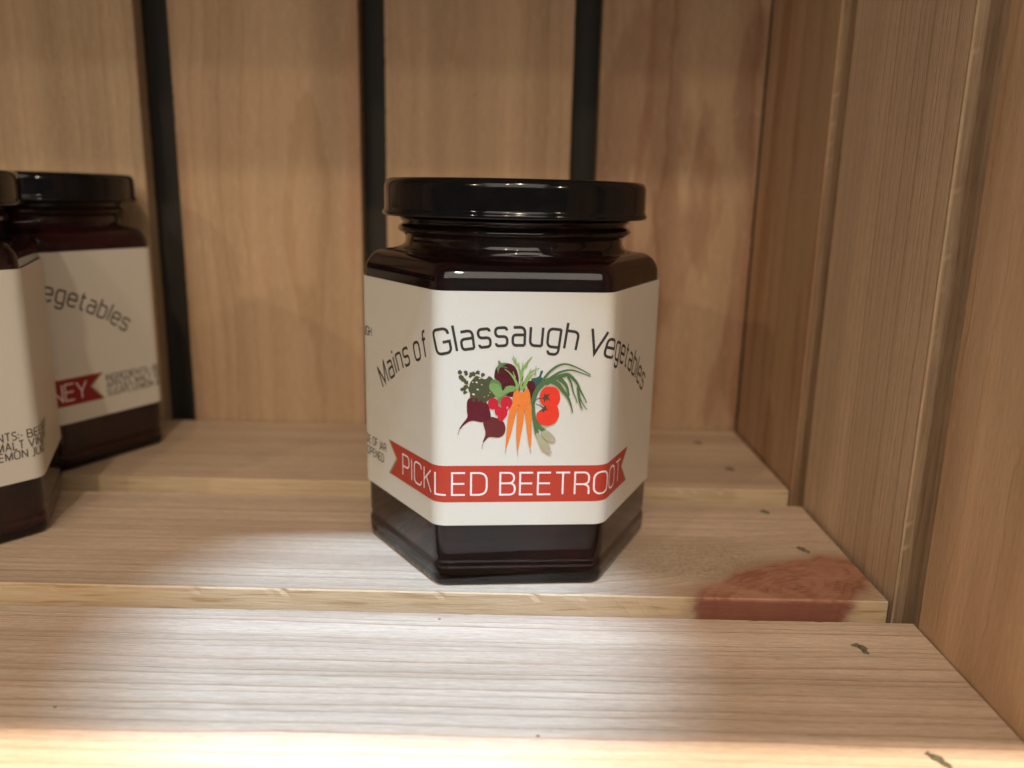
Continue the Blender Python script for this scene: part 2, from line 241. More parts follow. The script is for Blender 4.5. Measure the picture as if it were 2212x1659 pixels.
# ------------------------------------------------------------------ crate
def board(name, size, mat, parent, loc, upright=None, bev=0.007, seed=1, ragged=0.005):
    """a sawn board: local X along the grain; upright 'Y' or 'X' = face looks along that world axis"""
    L, W, T = size
    rnd = random.Random(seed)
    # cross-section with rounded arrises, swept along X with slightly uneven edges
    sec = []
    e1 = 0.05
    for sy, sz in ((1, 1), (-1, 1), (-1, -1), (1, -1)):
        q = [(sy*W/2, sz*(T/2-e1), 0), (sy*W/2, sz*(T/2-bev), 1), (sy*(W/2-bev), sz*T/2, 1), (sy*(W/2-e1), sz*T/2, 0)]
        sec += q if sy*sz > 0 else q[::-1]
    n = len(sec); steps = 260
    ph = [[rnd.uniform(0, 6.28) for _ in range(5)] for _ in range(4)]
    V, F = [], []
    for i in range(steps+1):
        x = -L/2 + L*i/steps
        for j, (yy, zz, mid) in enumerate(sec):
            e = j//4
            wv = sum(math.sin(x*fq+ph[e][q])*am for q, (fq, am) in enumerate(((1.3, 0.5), (3.7, 0.35), (9.1, 0.25), (17.3, 0.2), (31.7, 0.18))))
            chip = rnd.random()**2*2.2 if (mid and rnd.random() > 0.88) else 0
            k = 1-(ragged*(wv*0.4+chip))/max(abs(yy), 0.05)
            V.append((x, yy*k, zz*(1-chip*ragged*1.1)))
    for i in range(steps):
        for j in range(n):
            a, b = i*n+j, i*n+(j+1) % n
            F.append((a, b, b+n, a+n))
    F.append(tuple(range(n-1, -1, -1))); F.append(tuple(steps*n+j for j in range(n)))
    me = mesh_from(name, V, F)
    o = link(name, me, mat, parent, Vector(loc)*U)
    if upright == 'Y': o.rotation_euler = Matrix(((0, 1, 0), (0, 0, -1), (-1, 0, 0))).to_euler()   # grain vertical, face towards -Y
    if upright == 'X': o.rotation_euler = Matrix(((0, 0, -1), (0, -1, 0), (-1, 0, 0))).to_euler()  # grain vertical, face towards -X
    return o

PALE = (0.60, 0.46, 0.31); LATE = (0.40, 0.25, 0.13)
crate = bpy.data.objects.new('wooden_crate', None); col.objects.link(crate)
tag(crate, 'slatted pale pine crate lying on its side, its inside serving as a shelf for jars', 'crate')
XW, YB, TOP = 2.36, 2.63, 7.2
mt = 0.001
floor_specs = [  # y0, y1, material
    (0.86, 2.60, pine('pine_back_plank', (0.62, 0.48, 0.345), (0.48, 0.34, 0.22), 0.0030, (0.004, -0.045), 0.0025, 0.3, 0.5, edge=-0.0311, fibre=0.28, tint=(0.52, 0.37, 0.27))),
    (-1.016, 0.545, pine('pine_knotty_plank', (0.70, 0.55, 0.415), (0.44, 0.28, 0.17), 0.0023, (0.075, -0.030), 0.0012, 1.7, 0.9, late_at=0.78, edge=-0.0279, tint=(0.53, 0.38, 0.28), tint_amt=0.5, fibre=0.30,
                         knot=(0.0, 0.0, 0.55, 1, 1), fuzz=(0, 0, 1))),
    (-2.95, -1.268, pine('pine_front_plank', (0.72, 0.57, 0.435), (0.42, 0.255, 0.15), 0.0027, (0.09, -0.012), 0.0022, 2.9, 1.0, late_at=0.80, edge=-0.0301, tint=(0.57, 0.41, 0.30), tint_amt=0.5, fibre=0.26)),
]
planks = []
for i, (y0, y1, mat) in enumerate(floor_specs):
    x0, x1 = -8.45, (2.335, 2.325, 2.352)[i]
    if i == 1:   # the knot's place on this board, in the board's own metres
        bpy.data.materials.remove(mat)
        ox, oy = (x0+x1)/2, (y0+y1)/2
        mat = pine('pine_knotty_plank', (0.70, 0.55, 0.415), (0.44, 0.28, 0.17), 0.0023, (0.075, -0.030), 0.0012, 1.7, 0.9, late_at=0.78, edge=-0.0279, tint=(0.53, 0.38, 0.28), tint_amt=0.5, fibre=0.30,
                   knot=((1.75-ox)*U, (-0.87-oy)*U, 0.54, 0.78*U, 0.32*U), fuzz=((1.30-ox)*U, (-0.50-oy)*U, 0.42*U))
    planks.append(board('floor_plank', (x1-x0, y1-y0, 0.22), mat, crate, ((x0+x1)/2, (y0+y1)/2, -0.11+(0.012 if i == 0 else 0)), seed=11+i))
planks[1]['label'] = 'floor plank with a big red knot at its right end'

slat_mats = [
    pine('pine_slat_straight', (0.52, 0.365, 0.22), (0.39, 0.25, 0.135), 0.0022, (0.05, -0.03), 0.002, 4.1, 0.6, fibre=0.22),
    pine('pine_slat_wavy', (0.53, 0.36, 0.215), (0.41, 0.255, 0.13), 0.0050, (0.012, -0.012), 0.0055, 5.3, 0.55, tint=(0.42, 0.21, 0.12), tint_amt=0.4, tint_lo=0.58, tint_hi=0.68, tint_scale=(7, 70, 70), fibre=0.16, xwarp=11),
    pine('pine_slat_plain', (0.53, 0.36, 0.215), (0.42, 0.265, 0.14), 0.0055, (-0.008, -0.014), 0.004, 6.7, 0.5, fibre=0.16, xwarp=9),
    pine('pine_slat_red', (0.50, 0.34, 0.205), (0.34, 0.175, 0.095), 0.0085, (0.010, -0.006), 0.007, 8.2, 0.8, tint=(0.30, 0.155, 0.09), tint_amt=0.5, tint_lo=0.48, tint_hi=0.56, tint_scale=(16, 60, 60), fibre=0.18, xwarp=14),
]
for i, (x0, x1, k) in enumerate(((-8.45, -7.62, 2), (-7.36, -5.86, 1), (-5.60, -3.62, 0), (-3.295, -1.51, 1), (-1.262, 0.525, 2), (0.785, 2.352, 3))):
    board('back_slat', (7.6, x1-x0, 0.20), slat_mats[k], crate, ((x0+x1)/2, YB+0.10, 3.5), upright='Y', seed=21+i, ragged=0.004)
side_mats = [
    pine('pine_side_rear', (0.56, 0.39, 0.24), (0.42, 0.24, 0.13), 0.0060, (0.02, -0.02), 0.003, 9.4, 0.6, dark_edge=0.03141, tint=(0.40, 0.21, 0.11), tint_amt=0.6, fibre=0.20),
    pine('pine_side_striped', (0.76, 0.58, 0.40), (0.50, 0.33, 0.19), 0.0022, (0.12, -0.03), 0.0006, 10.9, 1.0, dark_edge=0.02916, late_at=0.75, fibre=0.22, xwarp=3),
    pine('pine_side_front', (0.74, 0.51, 0.315), (0.60, 0.38, 0.215), 0.0060, (0.004, -0.03), 0.004, 12.2, 0.3, tint=(0.50, 0.30, 0.17), tint_amt=0.4, fibre=0.14),
]
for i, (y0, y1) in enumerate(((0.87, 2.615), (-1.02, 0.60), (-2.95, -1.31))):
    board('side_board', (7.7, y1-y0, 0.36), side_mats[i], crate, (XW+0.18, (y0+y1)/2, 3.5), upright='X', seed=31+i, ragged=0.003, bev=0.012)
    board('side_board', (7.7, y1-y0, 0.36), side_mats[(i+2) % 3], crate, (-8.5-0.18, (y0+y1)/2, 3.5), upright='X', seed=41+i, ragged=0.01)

board('top_panel', (10.8, 5.6, 0.22), floor_specs[0][2], crate, (-3.07, -0.15, TOP+0.11), seed=51)  # unseen crate top, made solid to keep overhead light off the floor

steel = plain('dull_olive_steel', (0.21, 0.20, 0.14), 0.5, 0.5, 0.3)
def staple(plank, x, y, ang, ln=0.09, wd=0.026):
    bm = bmesh.new()
    bmesh.ops.create_cube(bm, size=1.0)
    for v in bm.verts: v.co = Vector((v.co.x*ln, v.co.y*wd, v.co.z*0.026))*U
    bmesh.ops.subdivide_edges(bm, edges=[e for e in bm.edges if abs(e.verts[0].co.x-e.verts[1].co.x) > ln*U*0.5], cuts=5)
    bmesh.ops.bevel(bm, geom=[e for e in bm.edges if e.is_manifold and e.calc_face_angle() > 0.5], offset=0.007*U, segments=2, affect='EDGES')
    rnd = random.Random(int(x*977+y*331))
    k1, k2 = rnd.uniform(-0.5, 0.5), rnd.uniform(0, 6)
    for v in bm.verts:
        q = v.co.x/(ln*U)
        v.co.y += (k1*q*q*0.10+0.006*math.sin(q*17+k2))*U; v.co.y *= 1+0.35*math.sin(q*11+k2)
        v.co.z -= (abs(q)*0.030-0.004+0.004*math.sin(q*23+k2))*U
    me = bpy.data.meshes.new('staple'); bm.to_mesh(me); bm.free()
    o = link('staple', me, steel, plank, Vector((x, y, 0.006))*U - Vector((plank.location.x, plank.location.y, -0.11*U))); o.rotation_euler.z = ang
for args in ((planks[0], 1.97, 1.36, -0.4), (planks[0], 1.86, 2.15, -0.5), (planks[1], 1.99, 0.39, -0.75, 0.08), (planks[1], 2.05, -0.30, -0.95, 0.105), (planks[2], 1.935, -1.56, -1.15, 0.11), (planks[2], 1.90, -2.46, -1.0, 0.13)):
    staple(*args)

# the dark board seen through the gaps, and the shelf under the crate
dark = plain('dark_paint', (0.045, 0.038, 0.029), 0.6, 0.4)
def slab(name, x0, x1, y0, y1, z0, z1, mat, parent=None):
    V = [(x, y, z) for y in (y0, y1) for x, z in ((x0, z0), (x1, z0), (x1, z1), (x0, z1))]
    return link(name, mesh_from(name, V, BF), mat, parent)
BF = [(0, 1, 2, 3), (5, 4, 7, 6), (4, 0, 3, 7), (1, 5, 6, 2), (3, 2, 6, 7), (4, 5, 1, 0)]
wall = slab('wall', -14, 8, 3.06, 3.4, -1.2, 10, dark); tag(wall, kind='structure')
slab('lower_panel', -14, 8, 3.02, 3.056, -1.0, 2.2, dark, wall)
shelf = link('shelf', mesh_from('shelf', [(x, y, z) for (x, y, z) in [(-14, -4.5, -0.9), (8, -4.5, -0.9), (8, -4.5, -0.36), (-14, -4.5, -0.36), (-14, 3.0, -0.9), (8, 3.0, -0.9), (8, 3.0, -0.36), (-14, 3.0, -0.36)]], BF), dark); tag(shelf, kind='structure')


# ------------------------------------------------------------------ jar geometry
RV, RC = 1.009, 0.105
AP = RV*math.cos(math.pi/6); HF = RV/2-RC*math.tan(math.pi/6); ARC = RC*math.pi/3; FACE = 2*HF+ARC
def hexpt(u, off=0.0):
    """point and outward normal on the rounded hexagon at perimeter position u (0 = middle of the front face)"""
    k = round(u/FACE); s = u-k*FACE
    if abs(s) <= HF: n = (0.0, -1.0); p = (s, -AP)
    else:
        g = math.copysign((abs(s)-HF)/RC, s); n = (math.sin(g), -math.cos(g))
        p = (math.copysign(HF, s)+RC*n[0], -(AP-RC)+RC*n[1])
    a = k*math.pi/3; c, q = math.cos(a), math.sin(a)
    n = (c*n[0]-q*n[1], q*n[0]+c*n[1]); p = (c*p[0]-q*p[1], q*p[0]+c*p[1])
    return (p[0]+n[0]*off, p[1]+n[1]*off)
US = []
for k in range(6):
    for s in (-HF, -HF+0.03, -HF*0.5, 0, HF*0.5, HF-0.03, HF): US.append(k*FACE+s)
    for j in range(1, 8): US.append(k*FACE+HF+ARC*j/8)
def ring_surface(name, rings, cap0=True, cap1=True):
    V, F = [], []
    base = [hexpt(u) for u in US]; n = len(US)
    for z, f, R, t in rings:
        for x, y in base:
            h = math.hypot(x, y)
            V.append((x*f*(1-t)+x/h*R*t, y*f*(1-t)+y/h*R*t, z))
    for i in range(len(rings)-1):
        for j in range(n):
            a, b = i*n+j, i*n+(j+1) % n
            F.append((a, b, b+n, a+n))
    if cap0: F.append(tuple(range(n-1, -1, -1)))
    if cap1: F.append(tuple((len(rings)-1)*n+j for j in range(n)))
    me = mesh_from(name, V, F); smooth(me)
    return me
def lathe(name, prof, n=96):
    V, F = [], []
    for r, z in prof:
        for j in range(n):
            a = 2*math.pi*j/n; V.append((r*math.cos(a), r*math.sin(a), z))
    for i in range(len(prof)-1):
        for j in range(n):
            a, b = i*n+j, i*n+(j+1) % n
            F.append((a, b, b+n, a+n))
    F.append(tuple(range(n-1, -1, -1))); F.append(tuple((len(prof)-1)*n+j for j in range(n)))
    me = mesh_from(name, V, F); smooth(me)
    me.set_sharp_from_angle(angle=math.radians(50))
    return me

def body_rings():
    R = [(0.030, 0.74, 0, 0), (0.018, 0.84, 0, 0), (0.003, 0.94, 0, 0), (0.0, 0.960, 0, 0), (0.005, 0.974, 0, 0), (0.018, 0.983, 0, 0), (0.045, 0.987, 0, 0), (0.085, 0.989, 0, 0),
         (0.115, 0.991, 0, 0), (0.135, 0.990, 0, 0), (0.150, 0.984, 0, 0), (0.163, 0.981, 0, 0), (0.180, 0.982, 0, 0), (0.20, 0.986, 0, 0), (0.30, 0.987, 0, 0), (0.40, 0.987, 0, 0), (1.10, 0.988, 0, 0), (1.82, 0.990, 0, 0), (1.87, 0.990, 0, 0)]
    for k in range(1, 9):      # shoulder fillet
        a = math.radians(86*k/8); R.append((1.87+0.135*math.sin(a), 0.990-0.135*(1-math.cos(a)), 0.86, 0.02*k/8))
    R += [(2.012, 0.80, 0.82, 0.25), (2.020, 0.76, 0.78, 0.6), (2.030, 0.74, 0.748, 0.9), (2.045, 0.72, 0.728, 1), (2.065, 0.7, 0.720, 1), (2.095, 0.7, 0.719, 1),
          (2.108, 0.7, 0.726, 1), (2.116, 0.7, 0.745, 1), (2.128, 0.7, 0.764, 1), (2.142, 0.7, 0.770, 1), (2.156, 0.7, 0.764, 1), (2.168, 0.7, 0.748, 1), (2.178, 0.7, 0.738, 1), (2.192, 0.7, 0.742, 1), (2.204, 0.7, 0.757, 1), (2.216, 0.7, 0.757, 1), (2.232, 0.7, 0.735, 1), (2.25, 0.7, 0.72, 1), (2.285, 0.7, 0.71, 1)]
    return R
def content_rings():
    i = 0.048
    R = [(0.045, 0.80, 0, 0), (0.050, 0.88, 0, 0), (0.068, 0.925, 0, 0), (0.110, 0.945, 0, 0), (0.18, 0.94, 0, 0), (1.0, 0.945, 0, 0), (1.84, 0.945, 0, 0)]
    for k in range(1, 7):
        a = math.radians(86*k/6); R.append((1.84+0.115*math.sin(a), 0.945-0.13*(1-math.cos(a)), 0.82, 0.02*k/6))
    R += [(1.965, 0.76, 0.77, 0.3), (1.975, 0.72, 0.72, 0.7), (1.99, 0.7, 0.705, 1), (2.03, 0.7, 0.698, 1), (2.20, 0.7, 0.698, 1), (2.23, 0.7, 0.66, 1)]
    return R
LID = [(0.60, 2.300), (0.775, 2.300), (0.800, 2.285), (0.826, 2.240), (0.838, 2.228), (0.852, 2.224), (0.864, 2.230), (0.868, 2.242), (0.864, 2.254), (0.857, 2.264), (0.855, 2.275), (0.855, 2.395),
       (0.853, 2.415), (0.847, 2.432), (0.836, 2.446), (0.820, 2.454), (0.802, 2.456), (0.780, 2.452), (0.762, 2.444), (0.745, 2.440), (0.40, 2.441), (0.01, 2.442)]

# materials of the jars
def glass_mat():
    t = NT('clear_glass'); b = t.b
    b.inputs['Base Color'].default_value = (0.93, 0.96, 0.94, 1); b.inputs['Roughness'].default_value = 0.0
    b.inputs['IOR'].default_value = 1.5; b.inputs['Transmission Weight'].default_value = 1.0
    n = t.noise(t.vscale(t.n('ShaderNodeTexCoord').outputs['Object'], (90, 90, 60)), 1, 2); t.bump(n, 0.04, 0.0005)
    return t.mat
def content_mat(name, k):
    t = NT(name)
    o = t.n('ShaderNodeTexCoord').outputs['Object']
    n = t.noise(t.vscale(o, (70, 70, 90)), 1, 4, 0.55, 0.8)
    t.set(t.b.inputs['Base Color'], t.ramp(n, [(p, tuple(q*k for q in c)) for p, c in ((0.35, (0.010, 0.004, 0.005)), (0.6, (0.030, 0.005, 0.007)), (0.75, (0.085, 0.006, 0.010)))]))
    t.b.inputs['Roughness'].default_value = 0.5; t.b.inputs['Specular IOR Level'].default_value = 0.2
    return t.mat
def lid_mat():
    t = NT('black_lacquered_tin')
    n = t.noise(t.vscale(t.n('ShaderNodeTexCoord').outputs['Object'], (300, 300, 300)), 1, 3)
    t.set(t.b.inputs['Base Color'], t.mix(n, (0.004, 0.004, 0.005), (0.008, 0.008, 0.009)))
    t.set(t.b.inputs['Roughness'], t.mrange(n, 0.3, 0.7, 0.07, 0.16)); t.b.inputs['Specular IOR Level'].default_value = 0.36
    t.bump(n, 0.05, 0.0003)
    return t.mat
def paper_mat():
    t = NT('label_paper'); o = t.n('ShaderNodeTexCoord').outputs['Object']
    n = t.noise(t.vscale(o, (2300, 2300, 2300)), 1, 2, 0.5); m2 = t.noise(t.vscale(o, (200, 200, 200)), 1, 2)
    t.set(t.b.inputs['Base Color'], t.mix(t.math('MULTIPLY', n, 0.22), (0.69, 0.66, 0.575), (0.59, 0.56, 0.48)))
    t.b.inputs['Roughness'].default_value = 0.40; t.b.inputs['Specular IOR Level'].default_value = 0.5
    t.bump(t.math('ADD', n, t.math('MULTIPLY', m2, 0.4)), 0.35, 0.00012)
    return t.mat
CHUTNEY = content_mat('beetroot_chutney', 1.6)
GLASS, CONTENT, LIDM, PAPER = glass_mat(), content_mat('beetroot_in_vinegar', 0.75), lid_mat(), paper_mat()
def ink(name, c):
    t = NT('ink_'+name); o = t.n('ShaderNodeTexCoord').outputs['Object']
    n = t.noise(t.vscale(o, (2300, 2300, 2300)), 1, 2, 0.5); m2 = t.noise(t.vscale(o, (500, 500, 900)), 1, 3, 0.6)
    t.set(t.b.inputs['Base Color'], t.mix(t.mrange(m2, 0.3, 0.75, 0, 0.45), c, tuple(min(1, q*0.72+0.02) for q in c)))
    t.b.inputs['Roughness'].default_value = 0.42; t.b.inputs['Specular IOR Level'].default_value = 0.4
    t.bump(n, 0.35, 0.00012)
    return t.mat
INK = {k: ink(k, c) for k, c in dict(
    teal=(0.045, 0.105, 0.085), aub=(0.085, 0.006, 0.012), pars=(0.075, 0.078, 0.034), cream=(0.70, 0.66, 0.52), beet=(0.115, 0.008, 0.018), beet2=(0.135, 0.020, 0.020), pink=(0.55, 0.36, 0.34),
    leaf=(0.20, 0.34, 0.10), leaf2=(0.12, 0.23, 0.075), red=(0.58, 0.012, 0.03), calyx=(0.13, 0.20, 0.085), frond=(0.26, 0.42, 0.11), orange=(0.82, 0.22, 0.035), brown=(0.50, 0.11, 0.02),
    onion=(0.085, 0.165, 0.060), bulb=(0.42, 0.40, 0.24), tom=(0.84, 0.045, 0.018), star=(0.085, 0.055, 0.035), ribbon=(0.48, 0.045, 0.022), ribbon2=(0.28, 0.014, 0.018), edge=(0.30, 0.30, 0.12), white=(0.92, 0.80, 0.78), title=(0.040, 0.036, 0.030)).items()}

# ------------------------------------------------------------------ monoline square-shouldered lettering: name -> (width, strokes); a stroke is points with corner radius
G_ = {
 'M': (0.80, [[(0, 0), (0, 1, 0), (0.40, 0.06, 0), (0.80, 1, 0), (0.80, 0)]]),
 'G': (0.66, [[(0.66, 0.76), (0.66, 1), (0, 1), (0, 0), (0.66, 0), (0.66, 0.46, 0), (0.36, 0.46)]]),
 'V': (0.72, [[(0, 1), (0.36, 0, 0), (0.72, 1)]]),
 'a': (0.55, [[(0.04, 0.74), (0.55, 0.74), (0.55, 0)], [(0.55, 0.43), (0, 0.43, 0.15), (0, 0, 0.15), (0.55, 0)]]),
 'b': (0.56, [[(0, 1.06), (0, 0)], [(0, 0.74), (0.56, 0.74), (0.56, 0), (0, 0)]]),
 'e': (0.56, [[(0.0, 0.38), (0.56, 0.38, 0), (0.56, 0.74), (0, 0.74), (0, 0), (0.54, 0), (0.54, 0.12)]]),
 'f': (0.34, [[(0.36, 1.06), (0.13, 1.06, 0.14), (0.13, 0)], [(0, 0.74), (0.34, 0.74)]]),
 'g': (0.56, [[(0.56, 0), (0, 0), (0, 0.74), (0.56, 0.74)], [(0.56, 0.76), (0.56, -0.30), (0.05, -0.30), (0.05, -0.16)]]),
 'h': (0.55, [[(0, 1.06), (0, 0)], [(0, 0.74), (0.55, 0.74), (0.55, 0)]]),
 'i': (0.0, [[(0, 0.76), (0, 0)], [(0, 0.93), (0, 1.05)]]),
 'l': (0.0, [[(0, 1.06), (0, 0)]]),
 'n': (0.55, [[(0, 0.76), (0, 0)], [(0, 0.74), (0.55, 0.74), (0.55, 0)]]),
 'o': (0.56, [['c', (0, 0), (0, 0.74), (0.56, 0.74), (0.56, 0)]]),
 's': (0.52, [[(0.51, 0.62, 0), (0.51, 0.74, 0.12), (0, 0.74, 0.15), (0, 0.39, 0.15), (0.52, 0.37, 0.15), (0.52, 0, 0.15), (0, 0, 0.12), (0, 0.12, 0)]]),
 't': (0.34, [[(0.12, 0.98), (0.12, 0, 0.14), (0.36, 0)], [(0, 0.74), (0.34, 0.74)]]),
 'u': (0.55, [[(0, 0.76), (0, 0), (0.55, 0)], [(0.55, 0.76), (0.55, 0)]]),
 'P': (0.62, [[(0, 0), (0, 1, 0), (0.62, 1), (0.62, 0.44), (0, 0.44)]]),
 'I': (0.0, [[(0, 0), (0, 1)]]),
 'C': (0.66, [[(0.66, 0.78), (0.66, 1), (0, 1), (0, 0), (0.66, 0), (0.66, 0.22)]]),
 'K': (0.60, [[(0, 0), (0, 1)], [(0.60, 1), (0.03, 0.46)], [(0.20, 0.62), (0.62, 0)]]),
 'L': (0.47, [[(0, 1), (0, 0, 0), (0.47, 0)]]),
 'E': (0.56, [[(0.56, 1), (0, 1, 0), (0, 0, 0), (0.56, 0)], [(0, 0.51), (0.53, 0.51)]]),
 'D': (0.68, [['c', (0, 0, 0), (0, 1, 0), (0.68, 1, 0.32), (0.68, 0, 0.32)]]),
 'B': (0.64, [['c', (0, 0, 0), (0, 0.52, 0), (0.64, 0.52), (0.64, 0)], [(0, 0.52), (0, 1, 0), (0.60, 1), (0.60, 0.52), (0.30, 0.52)]]),
 'T': (0.62, [[(0, 1), (0.62, 1)], [(0.31, 1), (0.31, 0)]]),
 'R': (0.62, [[(0, 0), (0, 1, 0), (0.62, 1), (0.62, 0.46), (0, 0.46)], [(0.40, 0.46), (0.62, 0.38, 0.12), (0.62, 0)]]),
 'O': (0.70, [['c', (0, 0, 0.30), (0, 1, 0.30), (0.70, 1, 0.30), (0.70, 0, 0.30)]]),
 'H': (0.64, [[(0, 0), (0, 1)], [(0.64, 0), (0.64, 1)], [(0, 0.51), (0.64, 0.51)]]),
 'U': (0.64, [[(0, 1), (0, 0), (0.64, 0), (0.64, 1)]]),
 'N': (0.66, [[(0, 0), (0, 1, 0), (0.66, 0, 0), (0.66, 1)]]),
 'Y': (0.66, [[(0, 1), (0.33, 0.44)], [(0.66, 1), (0.33, 0.44, 0), (0.33, 0)]]),
 'A': (0.66, [[(0, 0), (0.33, 1, 0), (0.66, 0)], [(0.12, 0.32), (0.54, 0.32)]]),
 'F': (0.48, [[(0.48, 1), (0, 1, 0), (0, 0)], [(0, 0.52), (0.44, 0.52)]]),
 'J': (0.28, [[(0.28, 1), (0.28, -0.1), (0, -0.1)]]),
 'S': (0.48, [[(0.46, 0.86), (0.46, 1), (0, 1), (0, 0.53), (0.48, 0.48), (0.48, 0), (0, 0), (0, 0.14)]]),
 ':': (0.0, [[(0, 0.10), (0, 0.24)], [(0, 0.52), (0, 0.66)]]), '-': (0.24, [[(0, 0.42), (0.24, 0.42)]]), ',': (0.05, [[(0.05, 0.08), (0, -0.16)]]),
}
def fillet(pts, rad):
    closed = pts[0] == 'c'
    if closed: pts = pts[1:]
    n = len(pts); out = []
    for i, p in enumerate(pts):
        if not closed and i in (0, n-1): out.append(Vector(p[:2])); continue
        a, c = Vector(pts[i-1][:2]), Vector(pts[(i+1) % n][:2]); b = Vector(p[:2])
        r = p[2] if len(p) > 2 else rad
        la, lc = (a-b).length, (c-b).length
        k = min(r, la*0.49 if (closed or i > 1) else la*0.98, lc*0.49 if (closed or i < n-2) else lc*0.98)
        if k < 0.01: out.append(b); continue
        p0, p1 = b+(a-b)/la*k, b+(c-b)/lc*k
        for q in range(6):
            t = q/5; out.append(p0*(1-t)**2 + b*2*t*(1-t)*0.86 + (p0+p1)*t*(1-t)*0.14 + p1*t*t)
    return out, closed
class Print:
    """ink laid on the label: flat shapes in label coordinates (perimeter, height), wrapped on the hexagon"""
    def __init__(s, off=0.0075): s.V, s.F, s.layer, s.off = [], [], 0, off
    def put(s, u, v, lay):
        x, y = hexpt(u, s.off+lay*0.00006); s.V.append((x, y, v)); return len(s.V)-1
    def strip(s, pts, wd, closed=False, xf=None):
        xf = xf or (lambda p: p)
        dense, ws = [], []
        m_ = len(pts); W_ = wd if isinstance(wd, list) else [wd]*m_
        for i in range(m_ if closed else m_-1):
            a, b = pts[i], pts[(i+1) % m_]; k = max(1, int((b-a).length/0.05)) if xf.__name__ != '<lambda>' else max(1, int((b-a).length/0.012))
            for q in range(k): dense.append(a.lerp(b, q/k)); ws.append(W_[i]*(1-q/k)+W_[(i+1) % m_]*q/k)
        if not closed: dense.append(pts[-1]); ws.append(W_[-1])
        n = len(dense); idx = []
        for i, p in enumerate(dense):
            d0 = p-dense[i-1] if (closed or i > 0) else None
            d1 = dense[(i+1) % n]-p if (closed or i < n-1) else None
            d0 = d0 or d1; d1 = d1 or d0
            d0, d1 = d0.normalized(), d1.normalized()
            n0, n1 = Vector((-d0.y, d0.x)), Vector((-d1.y, d1.x)); mm = n0+n1
            mm = mm/max(mm.length_squared, 0.5)*2*1.0 if mm.length > 1e-6 else n0*2
            h = ws[i]*0.5
            L, R = xf(p+mm*h), xf(p-mm*h)
            idx.append((s.put(L[0], L[1], s.layer), s.put(R[0], R[1], s.layer)))
        for i in range(n if closed else n-1):
            a, b = idx[i], idx[(i+1) % n]; s.F.append((a[0], a[1], b[1], b[0]))
        s.layer = (s.layer+1) % 5
    def poly(s, pts, curve=True):
        P = [Vector(p) for p in pts]
        if curve:
            Q = []; n = len(P)
            for i in range(n):
                p0, p1, p2, p3 = P[i-1], P[i], P[(i+1) % n], P[(i+2) % n]
                sharp = (p1-p0).normalized().dot((p2-p1).normalized()) < 0.15
                Q.append(p1)
                t0 = (p2-p0)*0.5*(0.3 if sharp else 1); t1 = (p3-p1)*0.5
                if (p2-p1).normalized().dot((p3-p2).normalized()) < 0.15: t1 = t1*0.3
                L = (p2-p1).length
                t0 = t0.normalized()*min(t0.length, L) if t0.length else t0; t1 = t1.normalized()*min(t1.length, L) if t1.length else t1
                for t in (0.33, 0.67):
                    Q.append(p1*(2*t**3-3*t*t+1)+t0*(t**3-2*t*t+t)+p2*(-2*t**3+3*t*t)+t1*(t**3-t*t))
            P = Q
        base = len(s.V)
        for p in P: s.put(p[0], p[1], s.layer)
        for tri in tessellate_polygon([[p.to_3d() for p in P]]): s.F.append(tuple(base+i for i in tri))
        s.layer = (s.layer+1) % 5
    def done(s, name, mat, parent):
        me = mesh_from(name, s.V, s.F)
        bm = bmesh.new(); bm.from_mesh(me)
        for f in bm.faces:
            f.normal_update(); c = f.calc_center_median()
            if f.normal.x*c.x+f.normal.y*c.y < 0: f.normal_flip()
        bm.to_mesh(me); bm.free()
        return link(name, me, mat, parent)
def word_width(wd, gap): return sum(G_[c][0] for c in wd)+gap*(len(wd)-1)
def write(pr, text, size, weight, place, gap, rad=0.17):
    """place(x, y) maps em coordinates to label coordinates"""
    x = 0.0
    def xf(p): return place(p[0], p[1])
    for c in text:
        if c == ' ': x += 0.40; continue
        wd, strokes = G_[c]
        for st in strokes:
            pts, cl = fillet(st, rad)
            pr.strip([Vector((p[0]+x, p[1])) for p in pts], weight, cl, xf)
        x += wd+gap-(0.17 if c == 'V' else 0)
def line(pr, text, size, weight, u0, v0, u1=None, gap=0.2, rad=0.17, stretch=1.0):
    """a straight line of capitals starting at u0; u1 fits its right end by the letter spacing"""
    words = text
    if u1 is not None:
        n = len(text)-1; nat = sum(G_[c][0] for c in text if c != ' ')*stretch; gap = ((u1-u0)/size-nat)/n/stretch
    write(pr, text, size, weight, lambda x, y: (u0+x*size*stretch, v0+y*size), gap, rad)
AC, AR = (-0.015, -0.43), 1.95     # the title's arc on the label
def arc_word(pr, text, size, weight, a0, a1, rad=0.2):
    n = len(text)-1; nat = sum(G_[c][0] for c in text)*0.87-(0.148 if 'V' in text else 0); gap = (math.radians(a1-a0)*AR/size-nat)/n/0.87
    def place(x, y):
        th = math.radians(a0)+x*0.87*size/AR; r = AR+y*size
        return (AC[0]+r*math.sin(th), AC[1]+r*math.cos(th))
    write(pr, text, size, weight, place, gap, rad)
def serif_line(pr, text, size, u0, v0, gap=0.20, right=None):
    """small bold capitals"""
    w_ = sum(0.30 if c == ' ' else G_[c][0]*0.92+gap for c in text)*size
    if right is not None: u0 = right-w_+gap*size
    x = u0
    for c in text:
        if c == ' ': x += 0.30*size; continue
        wd, strokes = G_[c]
        for st in strokes:
            pts, cl = fillet(st, 0.24)
            pr.strip([Vector((x+p[0]*0.92*size, v0+p[1]*size)) for p in pts], 0.142*size if c not in ':,' else 0.2*size, cl)
        x += (wd*0.92+gap)*size

